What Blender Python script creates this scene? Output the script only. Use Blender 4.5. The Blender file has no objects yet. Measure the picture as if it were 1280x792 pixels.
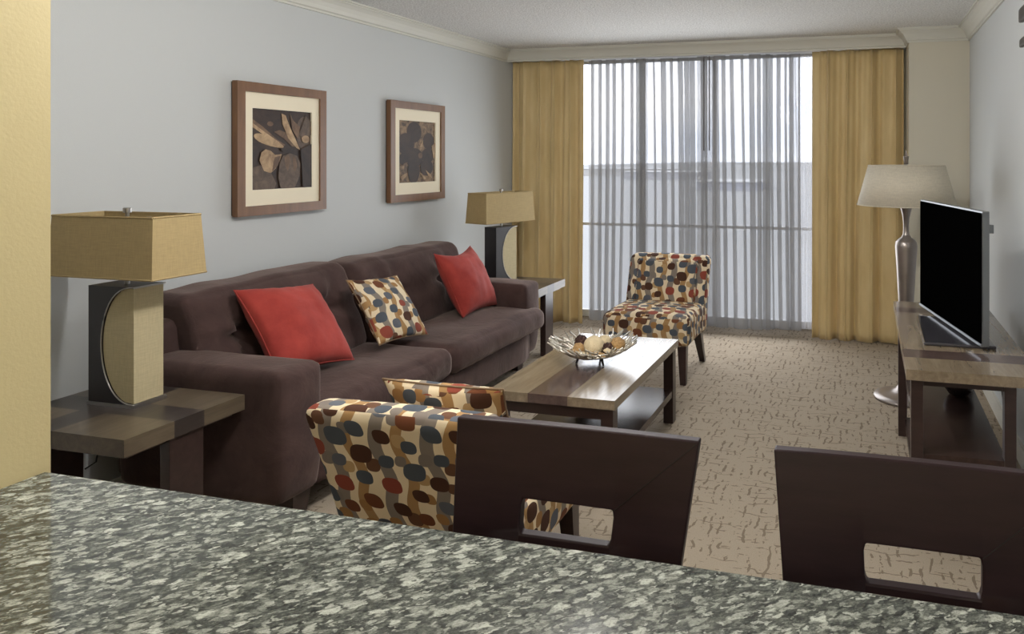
import bpy, bmesh, math, random
from mathutils import Vector, Matrix, Euler, noise
random.seed(7)
SC = bpy.context.scene
COL = SC.collection
PI = math.pi
R = math.radians

# ------------------------------------------------------------------ camera
cd = bpy.data.cameras.new('camera'); cam = bpy.data.objects.new('camera', cd); COL.objects.link(cam)
cam.location = (0, 0, 1.47); cam.rotation_euler = (R(90), 0, R(15.008))
cd.sensor_width = 36; cd.lens = 925 / 1280 * 36
cd.shift_x = -195 / 1280; cd.shift_y = -199 / 1280
cd.clip_start = 0.02; cd.clip_end = 6000
SC.camera = cam
# ------------------------------------------------------------------ view
SC.view_settings.view_transform = 'Standard'; SC.view_settings.look = 'None'
SC.view_settings.gamma = 1; SC.view_settings.use_curve_mapping = False
SC.view_settings.exposure = 0.0
SC.cycles.use_denoising = True
SC.cycles.max_bounces = 10; SC.cycles.diffuse_bounces = 5; SC.cycles.transparent_max_bounces = 24
SC.cycles.sample_clamp_indirect = 6
# ------------------------------------------------------------------ world: overcast sky
w = bpy.data.worlds.new('sky'); SC.world = w; w.use_nodes = True
nt = w.node_tree; nt.nodes.clear()
out = nt.nodes.new('ShaderNodeOutputWorld'); bg = nt.nodes.new('ShaderNodeBackground')
tc = nt.nodes.new('ShaderNodeTexCoord'); mp = nt.nodes.new('ShaderNodeMapping'); ns = nt.nodes.new('ShaderNodeTexNoise'); cr = nt.nodes.new('ShaderNodeValToRGB')
mp.inputs['Scale'].default_value = (1.5, 1.5, 5); ns.inputs['Scale'].default_value = 1.6; ns.inputs['Detail'].default_value = 5
cr.color_ramp.elements[0].position = .4; cr.color_ramp.elements[0].color = (.62, .68, .80, 1)
cr.color_ramp.elements[1].position = .62; cr.color_ramp.elements[1].color = (.92, .94, 1, 1)
nt.links.new(tc.outputs['Generated'], mp.inputs[0]); nt.links.new(mp.outputs[0], ns.inputs[0]); nt.links.new(ns.outputs['Fac'], cr.inputs[0])
nt.links.new(cr.outputs[0], bg.inputs[0]); nt.links.new(bg.outputs[0], out.inputs[0])
bg.inputs[1].default_value = 3.6
# ------------------------------------------------------------------ lights
def area(name, loc, rot, sx, sy, power, color):
    l = bpy.data.lights.new(name, 'AREA'); l.shape = 'RECTANGLE'; l.size = sx; l.size_y = sy; l.energy = power; l.color = color
    o = bpy.data.objects.new(name, l); o.location = loc; o.rotation_euler = rot; COL.objects.link(o); return o
p = area('window_portal', (-1.46, 6.40, 1.2), (R(-90), 0, 0), 2.7, 2.4, 1, (1, 1, 1)); p.data.cycles.is_portal = True
area('window_daylight', (-1.42, 5.97, 1.08), (R(-84), 0, 0), 1.9, 1.8, 36, (.93, .96, 1))
def point(name, loc, power, color, rad=.3):
    l = bpy.data.lights.new(name, 'POINT'); l.energy = power; l.color = color; l.shadow_soft_size = rad
    o = bpy.data.objects.new(name, l); o.location = loc; COL.objects.link(o); return o
point('living_room_fill', (-1.2, 1.6, 2.12), 38, (1, .97, .93), .14)  # added fill for the even ambient level, no fixture here
point('living_room_fill', (-.95, 2.45, 2.26), 60, (1, .98, .96), .06)  # second added fill, lifts the far walls and ceiling; no fixture here
point('kitchen_light', (-.3, -1.0, 2.0), 41, (1, .92, .80), .30)

# ------------------------------------------------------------------ materials
def srgb(r, g, b):
    f = lambda c: ((c / 255 + .055) / 1.055) ** 2.4 if c / 255 > .04045 else c / 255 / 12.92
    return (f(r), f(g), f(b), 1)
class Mt:
    def __init__(s, name, base=(.5, .5, .5, 1), rough=.5, metal=0, **kw):
        s.m = bpy.data.materials.new(name); s.m.use_nodes = True
        s.t = s.m.node_tree; s.b = s.t.nodes['Principled BSDF']
        s.b.inputs['Base Color'].default_value = base; s.b.inputs['Roughness'].default_value = rough; s.b.inputs['Metallic'].default_value = metal
        for k, v in kw.items(): s.b.inputs[k.replace('_', ' ')].default_value = v
    def n(s, t, **kw):
        x = s.t.nodes.new(t)
        for k, v in kw.items(): setattr(x, k, v)
        return x
    def l(s, a, b): s.t.links.new(a, b)
    def math(s, op, a, b=None, c=None, clamp=False):
        x = s.n('ShaderNodeMath', operation=op, use_clamp=clamp)
        for i, v in enumerate((a, b, c)):
            if v is None: continue
            if isinstance(v, (int, float)): x.inputs[i].default_value = v
            else: s.l(v, x.inputs[i])
        return x.outputs[0]
    def co(s, kind='Object', scale=(1, 1, 1), rot=(0, 0, 0)):
        a = s.n('ShaderNodeTexCoord'); m = s.n('ShaderNodeMapping')
        m.inputs['Scale'].default_value = scale; m.inputs['Rotation'].default_value = rot
        s.l(a.outputs[kind], m.inputs[0]); return m.outputs[0]
    def noise(s, vec, scale, detail=2, rough=.5, dist=0):
        x = s.n('ShaderNodeTexNoise'); x.inputs['Scale'].default_value = scale; x.inputs['Detail'].default_value = detail
        x.inputs['Roughness'].default_value = rough; x.inputs['Distortion'].default_value = dist
        s.l(vec, x.inputs['Vector']); return x.outputs['Fac']
    def ramp(s, fac, stops, interp='LINEAR'):
        x = s.n('ShaderNodeValToRGB'); x.color_ramp.interpolation = interp; e = x.color_ramp.elements
        while len(e) < len(stops): e.new(.5)
        for i, (p, c) in enumerate(stops): e[i].position = p; e[i].color = c
        s.l(fac, x.inputs[0]); return x.outputs[0]
    def mix(s, fac, a, b, bt='MIX'):
        x = s.n('ShaderNodeMix', data_type='RGBA', blend_type=bt)
        for i, v in ((0, fac), (6, a), (7, b)):
            if isinstance(v, (int, float)): x.inputs[i].default_value = v
            elif isinstance(v, tuple): x.inputs[i].default_value = v
            else: s.l(v, x.inputs[i])
        return x.outputs[2]
    def color(s, c): s.l(c, s.b.inputs['Base Color'])
    def rough(s, c): s.l(c, s.b.inputs['Roughness'])
    def bump(s, h, strength=.3, dist=.01):
        x = s.n('ShaderNodeBump'); x.inputs['Strength'].default_value = strength; x.inputs['Distance'].default_value = dist
        s.l(h, x.inputs['Height']); s.l(x.outputs[0], s.b.inputs['Normal'])

def plain(name, c, rough=.5, metal=0, bump=None, var=0, **kw):
    M = Mt(name, c, rough, metal, **kw)
    v = M.co()
    if var:
        f = M.noise(v, 7, 3)
        a = tuple(x * (1 - var) for x in c[:3]) + (1,); b = tuple(min(1, x * (1 + var)) for x in c[:3]) + (1,)
        M.color(M.ramp(f, [(.3, a), (.7, b)]))
    if bump: M.bump(M.noise(v, bump[0], 3), bump[1], bump[2])
    return M.m

WALL = plain('painted_wall', srgb(194, 197, 197), .7, bump=(160, .12, .002))
WALLY = plain('kitchen_wall_paint', srgb(205, 190, 145), .7, bump=(150, .15, .002))
TRIM = plain('white_trim', srgb(212, 210, 200), .5)
CROWN = plain('crown_paint', srgb(205, 204, 195), .55)
def mk_ceiling():
    M = Mt('popcorn_ceiling', srgb(205, 203, 198), .9)
    v = M.co(); f = M.noise(v, 95, 3, .7)
    M.color(M.ramp(f, [(.35, srgb(196, 195, 192)), (.6, srgb(240, 240, 238))])); M.bump(f, .7, .012); return M.m
CEIL = mk_ceiling()
def mk_carpet():
    M = Mt('patterned_carpet', rough=.95)
    M.b.inputs['Specular IOR Level'].default_value = .1
    v = M.co()
    warp = M.noise(v, 7, 2); w2 = M.noise(v, 26, 2)
    sep = M.n('ShaderNodeSeparateXYZ'); M.l(v, sep.inputs[0])
    def lines(axis, pitch, width, amp, mscale, thr):
        a = M.math('ADD', M.math('DIVIDE', sep.outputs[axis], pitch), M.math('MULTIPLY', warp, amp))
        a = M.math('ADD', a, M.math('MULTIPLY', w2, .45))
        d = M.math('ABSOLUTE', M.math('SUBTRACT', M.math('FRACT', a), .5))
        ln = M.math('LESS_THAN', d, width)
        mp = M.n('ShaderNodeMapping'); mp.inputs['Scale'].default_value = mscale; M.l(v, mp.inputs[0])
        mask = M.math('GREATER_THAN', M.noise(mp.outputs[0], 1, 3, .65), thr)
        return M.math('MULTIPLY', ln, mask)
    h = lines(1, .052, .06, 1.8, (6, 17, 1), .525)
    k = lines(0, .036, .15, 1.9, (22, 10, 1), .535)
    k2 = lines(1, .031, .11, .9, (14, 26, 1), .60)
    m = M.math('MAXIMUM', M.math('MAXIMUM', h, k), k2)
    fib = M.noise(v, 320, 2, .6); big = M.noise(v, 2.2, 2)
    stripe = M.n('ShaderNodeTexWave', bands_direction='Y'); stripe.inputs['Scale'].default_value = 38; stripe.inputs['Distortion'].default_value = 1.2; M.l(v, stripe.inputs[0])
    base = M.ramp(fib, [(.3, srgb(150, 137, 120)), (.7, srgb(186, 173, 155))])
    base = M.mix(M.math('MULTIPLY', stripe.outputs['Fac'], .3), base, srgb(150, 136, 116))
    base = M.mix(M.math('MULTIPLY', big, .25), base, srgb(160, 150, 136))
    M.color(M.mix(M.math('MULTIPLY', m, .62), base, srgb(92, 76, 62)))
    hh = M.math('SUBTRACT', fib, M.math('MULTIPLY', m, .8))
    M.bump(hh, .6, .006); return M.m
CARPET = mk_carpet()
def mk_granite():
    M = Mt('granite', rough=.09)
    vr = M.co(rot=(0, 0, R(-38))); mpp = M.n('ShaderNodeMapping'); mpp.inputs['Scale'].default_value = (1, 1.8, 1); M.l(vr, mpp.inputs[0]); v0 = mpp.outputs[0]
    nz = M.n('ShaderNodeTexNoise'); nz.inputs['Scale'].default_value = 60; nz.inputs['Detail'].default_value = 3; M.l(v0, nz.inputs['Vector'])
    vm = M.n('ShaderNodeVectorMath', operation='MULTIPLY_ADD'); M.l(nz.outputs['Color'], vm.inputs[0]); vm.inputs[1].default_value = (.04, .04, 0); M.l(v0, vm.inputs[2]); v = vm.outputs[0]
    fine = M.noise(v0, 190, 4, .7); mid = M.noise(v0, 70, 4, .65); big = M.noise(v0, 9, 2)
    base = M.ramp(M.math('ADD', M.math('MULTIPLY', mid, .6), M.math('MULTIPLY', fine, .4)), [(.38, srgb(30, 33, 31)), (.5, srgb(62, 66, 62)), (.62, srgb(110, 114, 106))])
    c = base
    for sc_, thr, lo, hi in ((52, .34, srgb(82, 86, 80), srgb(186, 190, 180)), (42, .62, srgb(130, 134, 126), srgb(214, 218, 208)), (96, .62, srgb(120, 124, 116), srgb(200, 204, 194))):
        vo = M.n('ShaderNodeTexVoronoi'); vo.inputs['Scale'].default_value = sc_; M.l(v, vo.inputs['Vector'])
        sp = M.n('ShaderNodeSeparateColor'); M.l(vo.outputs['Color'], sp.inputs[0])
        on = M.math('GREATER_THAN', M.math('ADD', sp.outputs[0], M.math('MULTIPLY', M.math('SUBTRACT', big, .5), .5)), thr)
        edge = M.math('MULTIPLY', M.math('SUBTRACT', .86, M.math('ADD', vo.outputs['Distance'], M.math('ADD', M.math('MULTIPLY', fine, .45), M.math('MULTIPLY', mid, .25)))), 6, clamp=True)
        fc = M.mix(M.math('ADD', M.math('MULTIPLY', sp.outputs[1], .7), M.math('MULTIPLY', M.math('SUBTRACT', fine, .5), 1.6), clamp=True), lo, hi)
        c = M.mix(M.math('MULTIPLY', M.math('MULTIPLY', on, edge), .9), c, fc)
    spk = M.math('GREATER_THAN', M.noise(v0, 260, 3, .7), .60)
    M.color(M.mix(M.math('MULTIPLY', spk, .5), c, srgb(40, 42, 41)))
    return M.m
GRANITE = mk_granite()
def mk_suede():
    M = Mt('brown_suede', rough=.85)
    M.b.inputs['Sheen Weight'].default_value = .6; M.b.inputs['Sheen Roughness'].default_value = .4
    M.b.inputs['Sheen Tint'].default_value = srgb(185, 168, 160); M.b.inputs['Specular IOR Level'].default_value = .15
    v = M.co(); f = M.noise(v, 5, 5, .6, .6); g = M.noise(v, 60, 3)
    c = M.ramp(f, [(.3, srgb(54, 40, 38)), (.7, srgb(80, 62, 59))]); M.color(c)
    M.bump(M.math('ADD', f, M.math('MULTIPLY', g, .12)), .35, .02); return M.m
SUEDE = mk_suede()
def mk_red():
    M = Mt('red_velvet', rough=.75)
    M.b.inputs['Sheen Weight'].default_value = .1; M.b.inputs['Specular IOR Level'].default_value = .2
    v = M.co(); f = M.noise(v, 7, 4, .6); M.color(M.ramp(f, [(.3, srgb(138, 46, 40)), (.7, srgb(166, 64, 55))])); M.bump(M.noise(v, 9, 4), .3, .02); return M.m
RED = mk_red()
def mk_retro():
    """cream cloth with wavy bands and stacked ovals, on a UV laid out in metres"""
    M = Mt('oval_print_fabric', rough=.85); M.b.inputs['Specular IOR Level'].default_value = .2
    tcn = M.n('ShaderNodeTexCoord'); sep = M.n('ShaderNodeSeparateXYZ'); M.l(tcn.outputs['UV'], sep.inputs[0])
    u, v = M.math('MULTIPLY', sep.outputs[0], 1.02), M.math('MULTIPLY', sep.outputs[1], 1.12)
    wav = M.math('MULTIPLY', M.math('SINE', M.math('MULTIPLY', v, 2 * PI / .33)), .011)
    def layer(W, H, off, rx, ry, seed, keep):
        uu = M.math('DIVIDE', M.math('ADD', M.math('ADD', u, wav), off), W)
        ci = M.math('FLOOR', uu); fx = M.math('SUBTRACT', M.math('FRACT', uu), .5)
        wn = M.n('ShaderNodeTexWhiteNoise', noise_dimensions='1D'); M.l(M.math('ADD', ci, seed), wn.inputs['W'])
        vv = M.math('ADD', M.math('DIVIDE', v, H), M.math('MULTIPLY', wn.outputs['Value'], 3.7))
        ri = M.math('FLOOR', vv); fy = M.math('SUBTRACT', M.math('FRACT', vv), .5)
        cmb = M.n('ShaderNodeCombineXYZ'); M.l(ci, cmb.inputs[0]); M.l(ri, cmb.inputs[1]); cmb.inputs[2].default_value = seed
        w2 = M.n('ShaderNodeTexWhiteNoise', noise_dimensions='3D'); M.l(cmb.outputs[0], w2.inputs['Vector'])
        s2 = M.n('ShaderNodeSeparateColor'); M.l(w2.outputs['Color'], s2.inputs[0])
        size = M.math('ADD', .72, M.math('MULTIPLY', s2.outputs[1], .42))
        fx2 = M.math('ADD', fx, M.math('MULTIPLY', M.math('SUBTRACT', s2.outputs[2], .5), .22))
        a = M.math('DIVIDE', M.math('ABSOLUTE', fx2), M.math('MULTIPLY', size, rx)); b = M.math('DIVIDE', M.math('ABSOLUTE', fy), M.math('MULTIPLY', size, ry))
        d = M.math('ADD', M.math('POWER', a, 2.6), M.math('POWER', b, 2.6))
        ins = M.math('MULTIPLY', M.math('LESS_THAN', d, 1), M.math('LESS_THAN', s2.outputs[1], keep))
        return ins, w2.outputs['Value']
    cream = srgb(222, 205, 174); grey = srgb(128, 118, 108); tan = srgb(160, 126, 84)
    def band(W, ph, amp, width):
        a = M.math('ADD', M.math('ADD', u, ph), M.math('MULTIPLY', M.math('SINE', M.math('MULTIPLY', M.math('ADD', v, ph * 3), 2 * PI / .24)), amp))
        return M.math('LESS_THAN', M.math('ABSOLUTE', M.math('SUBTRACT', M.math('FRACT', M.math('DIVIDE', a, W)), .5)), width)
    c = M.mix(band(.17, .03, .012, .13), cream, grey)
    c = M.mix(band(.17, .105, .014, .11), c, tan)
    i2, v2 = layer(.085, .075, .0425, .30, .36, 5, .6)
    c = M.mix(i2, c, M.ramp(v2, [(0, srgb(150, 112, 70)), (.3, srgb(122, 112, 104)), (.6, srgb(176, 146, 104)), (.8, srgb(96, 66, 48))], 'CONSTANT'))
    i1, v1 = layer(.085, .092, 0, .40, .34, 11, .96)
    c = M.mix(i1, c, M.ramp(v1, [(0, srgb(74, 80, 88)), (.32, srgb(70, 44, 32)), (.54, srgb(134, 66, 52)), (.68, srgb(90, 94, 102)), (.85, srgb(104, 62, 40))], 'CONSTANT'))
    M.color(c)
    M.bump(M.noise(M.co(), 12, 3), .2, .01); return M.m
RETRO = mk_retro()
def mk_wood(name, c1, c2, axis=0, rough=.25, sc=1):
    M = Mt(name, rough=rough)
    s = [22 * sc] * 3; s[axis] = 2.2 * sc
    v = M.co(scale=tuple(s)); f = M.noise(v, 1.5, 6, .65, .6); g = M.noise(v, 9, 3, .6)
    M.color(M.ramp(M.math('ADD', M.math('MULTIPLY', f, .8), M.math('MULTIPLY', g, .2)), [(.32, c1), (.68, c2)]))
    M.bump(g, .08, .002); return M.m
ESP = mk_wood('espresso_wood', srgb(42, 30, 28), srgb(58, 42, 39), 0, .3)
ESPY = mk_wood('espresso_wood_long', srgb(44, 31, 29), srgb(62, 45, 41), 1, .22)
def mk_chairwood():
    M = Mt('stool_dark_wood', rough=.42); M.b.inputs['Specular IOR Level'].default_value = .22
    v = M.co(scale=(3, 20, 20)); f = M.noise(v, 2, 5, .6)
    c = M.ramp(f, [(.3, srgb(36, 22, 26)), (.7, srgb(45, 30, 33))])
    M.l(c, M.b.inputs['Base Color']); M.bump(f, .05, .002); return M.m
STOOLW = mk_chairwood()
TANTOP = mk_wood('tan_stone_veneer', srgb(112, 98, 80), srgb(148, 133, 112), 1, .2, .8)
for q_ in (TANTOP,): q_.node_tree.nodes['Principled BSDF'].inputs['Coat Weight'].default_value = .35; q_.node_tree.nodes['Principled BSDF'].inputs['Coat Roughness'].default_value = .2
DARKTOP = mk_wood('dark_band_veneer', srgb(74, 60, 56), srgb(96, 80, 75), 1, .16)
TANEND = mk_wood('shaded_tan_veneer', srgb(74, 64, 53), srgb(106, 94, 77), 1, .3, .8)  # end table tan, darkened: shade of the dim near corner put into its colour
DARKEND = mk_wood('shaded_dark_veneer', srgb(46, 40, 38), srgb(62, 54, 50), 1, .3)  # end table bands, darkened with the same shade in the colour
def mk_drape():
    M = Mt('gold_drape', rough=.55)
    v = M.co(scale=(3, 3, 1)); f = M.noise(v, 3, 3)
    c = M.ramp(f, [(.3, srgb(212, 188, 136)), (.7, srgb(226, 203, 152))]); M.color(c)
    M.b.inputs['Sheen Weight'].default_value = .2
    M.bump(f, .05, .002)
    tr = M.n('ShaderNodeBsdfTranslucent'); M.l(c, tr.inputs[0]); mx = M.n('ShaderNodeMixShader'); mx.inputs[0].default_value = .12
    o = M.t.nodes['Material Output']; M.l(M.b.outputs[0], mx.inputs[1]); M.l(tr.outputs[0], mx.inputs[2]); M.l(mx.outputs[0], o.inputs[0])
    return M.m
DRAPE = mk_drape()
def mk_sheer(name, c, op):
    M = Mt(name, c, .9)
    tr = M.n('ShaderNodeBsdfTranslucent'); tr.inputs[0].default_value = c; tp = M.n('ShaderNodeBsdfTransparent')
    a = M.n('ShaderNodeMixShader'); a.inputs[0].default_value = .5; M.l(M.b.outputs[0], a.inputs[1]); M.l(tr.outputs[0], a.inputs[2])
    b = M.n('ShaderNodeMixShader'); M.l(tp.outputs[0], b.inputs[1]); M.l(a.outputs[0], b.inputs[2])
    weave = M.noise(M.co(scale=(300, 300, 40)), 2, 2)
    M.l(M.math('ADD', op - .06, M.math('MULTIPLY', weave, .12)), b.inputs[0])
    M.l(b.outputs[0], M.t.nodes['Material Output'].inputs[0]); return M.m
SHEER = mk_sheer('grey_sheer', srgb(172, 171, 170), .54)
SHEERW = mk_sheer('white_sheer', srgb(235, 235, 238), .3)
def mk_glass():
    M = Mt('window_glass'); tp = M.n('ShaderNodeBsdfTransparent'); g = M.n('ShaderNodeBsdfGlossy'); g.inputs['Roughness'].default_value = .02
    tp.inputs[0].default_value = (.95, .95, .95, 1)
    fr = M.n('ShaderNodeFresnel'); fr.inputs[0].default_value = 1.4; mx = M.n('ShaderNodeMixShader')
    M.l(fr.outputs[0], mx.inputs[0]); M.l(tp.outputs[0], mx.inputs[1]); M.l(g.outputs[0], mx.inputs[2]); M.l(mx.outputs[0], M.t.nodes['Material Output'].inputs[0]); return M.m
GLASS = mk_glass()
SILVER = plain('brushed_silver', srgb(190, 188, 186), .28, 1)
LAMPMETAL = plain('lamp_pewter', srgb(158, 150, 146), .34, .85, var=.12)
CHROME = plain('twig_silver', srgb(214, 208, 196), .3, .8)
BLACK = plain('black_plastic', srgb(14, 14, 15), .35)
SCREEN = plain('black_screen', (.001, .001, .001, 1), .9, Specular_IOR_Level=0)
TVSIDE = plain('tv_bezel_grey', srgb(120, 124, 128), .3, .7)
TVBASE = plain('tv_base_gloss', srgb(70, 68, 74), .15, .3)
def mk_linen(name, c, trans):
    M = Mt(name, rough=.8); v = M.co(scale=(1, 1, .08)); f = M.noise(v, 260, 2); g = M.noise(M.co(scale=(.08, .08, 1)), 260, 2)
    s = M.math('ADD', M.math('MULTIPLY', f, .5), M.math('MULTIPLY', g, .5))
    d = tuple(x * .84 for x in c[:3]) + (1,); cc = M.ramp(s, [(.35, d), (.65, c)]); M.color(cc)
    tr = M.n('ShaderNodeBsdfTranslucent'); M.l(cc, tr.inputs[0]); mx = M.n('ShaderNodeMixShader'); mx.inputs[0].default_value = trans
    M.l(M.b.outputs[0], mx.inputs[1]); M.l(tr.outputs[0], mx.inputs[2]); M.l(mx.outputs[0], M.t.nodes['Material Output'].inputs[0]); return M.m
LINEN = mk_linen('beige_linen', srgb(186, 164, 118), .15)
LINENL = mk_linen('pale_linen', srgb(206, 192, 154), .15)
IVORY = mk_linen('ivory_shade', srgb(222, 214, 196), .2)
DARKBOX = plain('dark_lacquer', srgb(30, 25, 27), .4)
FRAMEW = mk_wood('brown_picture_frame', srgb(100, 68, 42), srgb(120, 84, 54), 2, .4)
FRAMED = plain('frame_edge_dark', srgb(50, 42, 34), .5)
MATB = plain('cream_mat', srgb(236, 226, 202), .8)
def sepia(name, a, b, sc=9):
    M = Mt(name, rough=.6); f = M.noise(M.co(scale=(1, 1, 1)), sc, 5, .65, .8); M.color(M.ramp(f, [(.35, a), (.68, b)])); return M.m
SEP = [sepia('sepia_dark', srgb(34, 22, 16), srgb(58, 40, 30)), sepia('sepia_mid', srgb(72, 52, 38), srgb(120, 94, 70)), sepia('sepia_light', srgb(128, 102, 76), srgb(188, 160, 122), 14), sepia('sepia_grey', srgb(70, 56, 46), srgb(104, 86, 70), 20), sepia('sepia_tangle', srgb(44, 30, 22), srgb(150, 122, 90), 22)]
CREAMBALL = plain('woven_cream_ball', srgb(222, 204, 168), .85, bump=(180, .6, .01), var=.08)
TANBALL = plain('tan_potpourri', srgb(172, 138, 92), .85, bump=(120, .8, .01), var=.3)
DKBALL = plain('dark_pod', srgb(58, 34, 26), .8, bump=(120, .8, .01), var=.3)
WHITEP = plain('white_plastic', srgb(225, 225, 222), .4)
CONC = plain('balcony_concrete', srgb(170, 168, 162), .9, var=.08)
ALU = plain('window_aluminium', srgb(215, 215, 212), .4)
LANDM = plain('distant_land', srgb(150, 150, 148), 1, var=.06)
ROOFM = plain('distant_roofs', srgb(190, 190, 188), .9, var=.06)

# ------------------------------------------------------------------ mesh helpers
def box_uv(me):
    uvl = me.uv_layers.new(name='UVMap')
    for p in me.polygons:
        n = p.normal; ax = max(range(3), key=lambda i: abs(n[i]))
        for li in p.loop_indices:
            c = me.vertices[me.loops[li].vertex_index].co
            if ax == 0: uv = (c.y + 3.3, c.z + 5)
            elif ax == 1: uv = (c.x + 3, c.z + 5)
            else: uv = (c.x + 3, c.y + 5.2)
            uvl.data[li].uv = uv
def obj(name, bm, mat, parent=None, smooth=False, uv=False, loc=None, rot=None, bevel=0, fixn=True):
    me = bpy.data.meshes.new(name)
    if fixn: bmesh.ops.recalc_face_normals(bm, faces=bm.faces[:])
    bm.to_mesh(me); bm.free()
    for m in (mat if isinstance(mat, (list, tuple)) else [mat]): me.materials.append(m)
    if smooth:
        me.polygons.foreach_set('use_smooth', [True] * len(me.polygons))
        if smooth == 'auto': me.set_sharp_from_angle(angle=R(35))
    if uv: me.update(); box_uv(me)
    o = bpy.data.objects.new(name, me); COL.objects.link(o)
    if parent is not None: o.parent = parent
    if loc: o.location = loc
    if rot: o.rotation_euler = rot
    if bevel:
        b = o.modifiers.new('bevel', 'BEVEL'); b.width = bevel; b.segments = 2; b.limit_method = 'ANGLE'
    return o
def BM(): return bmesh.new()
def bx(bm, x0, x1, y0, y1, z0, z1, mi=0):
    vs = [bm.verts.new((x, y, z)) for x in (x0, x1) for y in (y0, y1) for z in (z0, z1)]
    for q in ((0, 1, 3, 2), (4, 6, 7, 5), (0, 4, 5, 1), (2, 3, 7, 6), (0, 2, 6, 4), (1, 5, 7, 3)):
        f = bm.faces.new([vs[i] for i in q]); f.material_index = mi
    return bm
def prism(bm, pts, axis, a, b, mi=0):
    """extrude a closed 2D outline along an axis; pts are the other two coordinates in order"""
    def mk(p, t):
        c = list(p); c.insert(axis, t); return bm.verts.new(c)
    A = [mk(p, a) for p in pts]; B = [mk(p, b) for p in pts]; n = len(pts)
    bm.faces.new(A).material_index = mi; bm.faces.new(B[::-1]).material_index = mi
    for i in range(n): bm.faces.new((A[i], A[(i + 1) % n], B[(i + 1) % n], B[i])).material_index = mi
    return bm
def lathe(bm, prof, n=40, cx=0, cy=0, cap=True):
    rings = []
    for r, z in prof: rings.append([bm.verts.new((cx + r * math.cos(2 * PI * i / n), cy + r * math.sin(2 * PI * i / n), z)) for i in range(n)])
    for a, b in zip(rings, rings[1:]):
        for i in range(n): bm.faces.new((a[i], a[(i + 1) % n], b[(i + 1) % n], b[i]))
    if cap:
        bm.faces.new(rings[0][::-1]); bm.faces.new(rings[-1])
    return bm
def tube(bm, pts, r, n=8):
    pts = [Vector(p) for p in pts]; rings = []
    rr = r if isinstance(r, (list, tuple)) else [r] * len(pts)
    for i, p in enumerate(pts):
        t = (pts[min(i + 1, len(pts) - 1)] - pts[max(i - 1, 0)]).normalized()
        up = Vector((0, 0, 1)) if abs(t.z) < .95 else Vector((1, 0, 0))
        a = t.cross(up).normalized(); b = t.cross(a)
        rings.append([bm.verts.new(p + (a * math.cos(2 * PI * k / n) + b * math.sin(2 * PI * k / n)) * rr[i]) for k in range(n)])
    for a, b in zip(rings, rings[1:]):
        for k in range(n): bm.faces.new((a[k], a[(k + 1) % n], b[(k + 1) % n], b[k]))
    bm.faces.new(rings[0][::-1]); bm.faces.new(rings[-1]); return bm
def softbox(bm, x0, x1, y0, y1, z0, z1, r=.05, bulge=(0, 0, 0), n=14, wob=0, deform=None, seed=0):
    """rounded, slightly swollen upholstery block"""
    t = BM(); bmesh.ops.create_cube(t, size=2)
    bmesh.ops.subdivide_edges(t, edges=t.edges[:], cuts=n, use_grid_fill=True)
    C = Vector(((x0 + x1) / 2, (y0 + y1) / 2, (z0 + z1) / 2)); Hh = Vector(((x1 - x0) / 2, (y1 - y0) / 2, (z1 - z0) / 2))
    r = min(r, *Hh)
    for v in t.verts:
        q = v.co.copy()
        # denser near the edges
        q = Vector([math.copysign(abs(c) ** .8, c) for c in q])
        p = Vector((q.x * Hh.x, q.y * Hh.y, q.z * Hh.z))
        inner = Vector([max(-(Hh[i] - r), min(Hh[i] - r, p[i])) for i in range(3)])
        d = p - inner
        if d.length > 1e-6: p = inner + d.normalized() * r
        for i in range(3):
            j, k = (i + 1) % 3, (i + 2) % 3
            p[i] += math.copysign(1, q[i]) * abs(q[i]) ** 1.5 * bulge[i] * (1 - q[j] ** 2) * (1 - q[k] ** 2) if bulge[i] else 0
        p += C
        if wob: p += noise.noise_vector(p * 4 + Vector((seed, seed, 0))) * wob
        if deform: p = deform(p, q)
        v.co = p
    mp = {v: bm.verts.new(v.co) for v in t.verts}
    for f in t.faces: bm.faces.new([mp[v] for v in f.verts])
    t.free(); return bm
def tag(o, label, cat, group=None, kind=None):
    if label: o['label'] = label
    if cat: o['category'] = cat
    if group: o['group'] = group
    if kind: o['kind'] = kind
    return o
def thing(name, label, cat, loc=(0, 0, 0), rz=0, group=None):
    o = bpy.data.objects.new(name, None); COL.objects.link(o); o.empty_display_size = .1
    o.location = loc; o.rotation_euler = (0, 0, rz); return tag(o, label, cat, group)
def struct(name, bm, mat, **kw):
    o = obj(name, bm, mat, **kw); o['kind'] = 'structure'; return o

# ------------------------------------------------------------------ room shell
XL, XR, YB, ZC = -3.1, .723, 6.42, 2.42
YN = -2.4
struct('floor', bx(BM(), XL - .1, XR + .1, YN - .1, YB + .12, -.12, 0), CARPET)
struct('ceiling', bx(BM(), XL - .1, XR + .1, YN - .1, YB + .12, ZC, ZC + .1), CEIL)
struct('wall_left', bx(BM(), XL - .1, XL, YN, YB, 0, ZC), WALL)
struct('wall_right', bx(BM(), XR, XR + .1, YN, YB, 0, ZC), WALL)
struct('wall_near', bx(BM(), XL, XR, YN - .1, YN, 0, ZC), WALLY)
WX0, WX1, WZ1 = -2.8, -.12, 2.38
b = BM(); bx(b, XL, WX0, YB, YB + .12, 0, ZC); bx(b, WX1, XR, YB, YB + .12, 0, ZC); bx(b, WX0, WX1, YB, YB + .12, WZ1, ZC)
struct('wall_back', b, WALL)
struct('wall_column', bx(BM(), .305, XR, 5.75, YB, 0, ZC), plain('column_paint', srgb(203, 198, 182), .7))
struct('wall_soffit', bx(BM(), XL, .305, 6.0, 6.035, 2.335, ZC), CROWN)
struct('wall_kitchen', bx(BM(), -1.58, -1.42, YN, 1.0, 0, ZC), WALLY)
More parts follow.
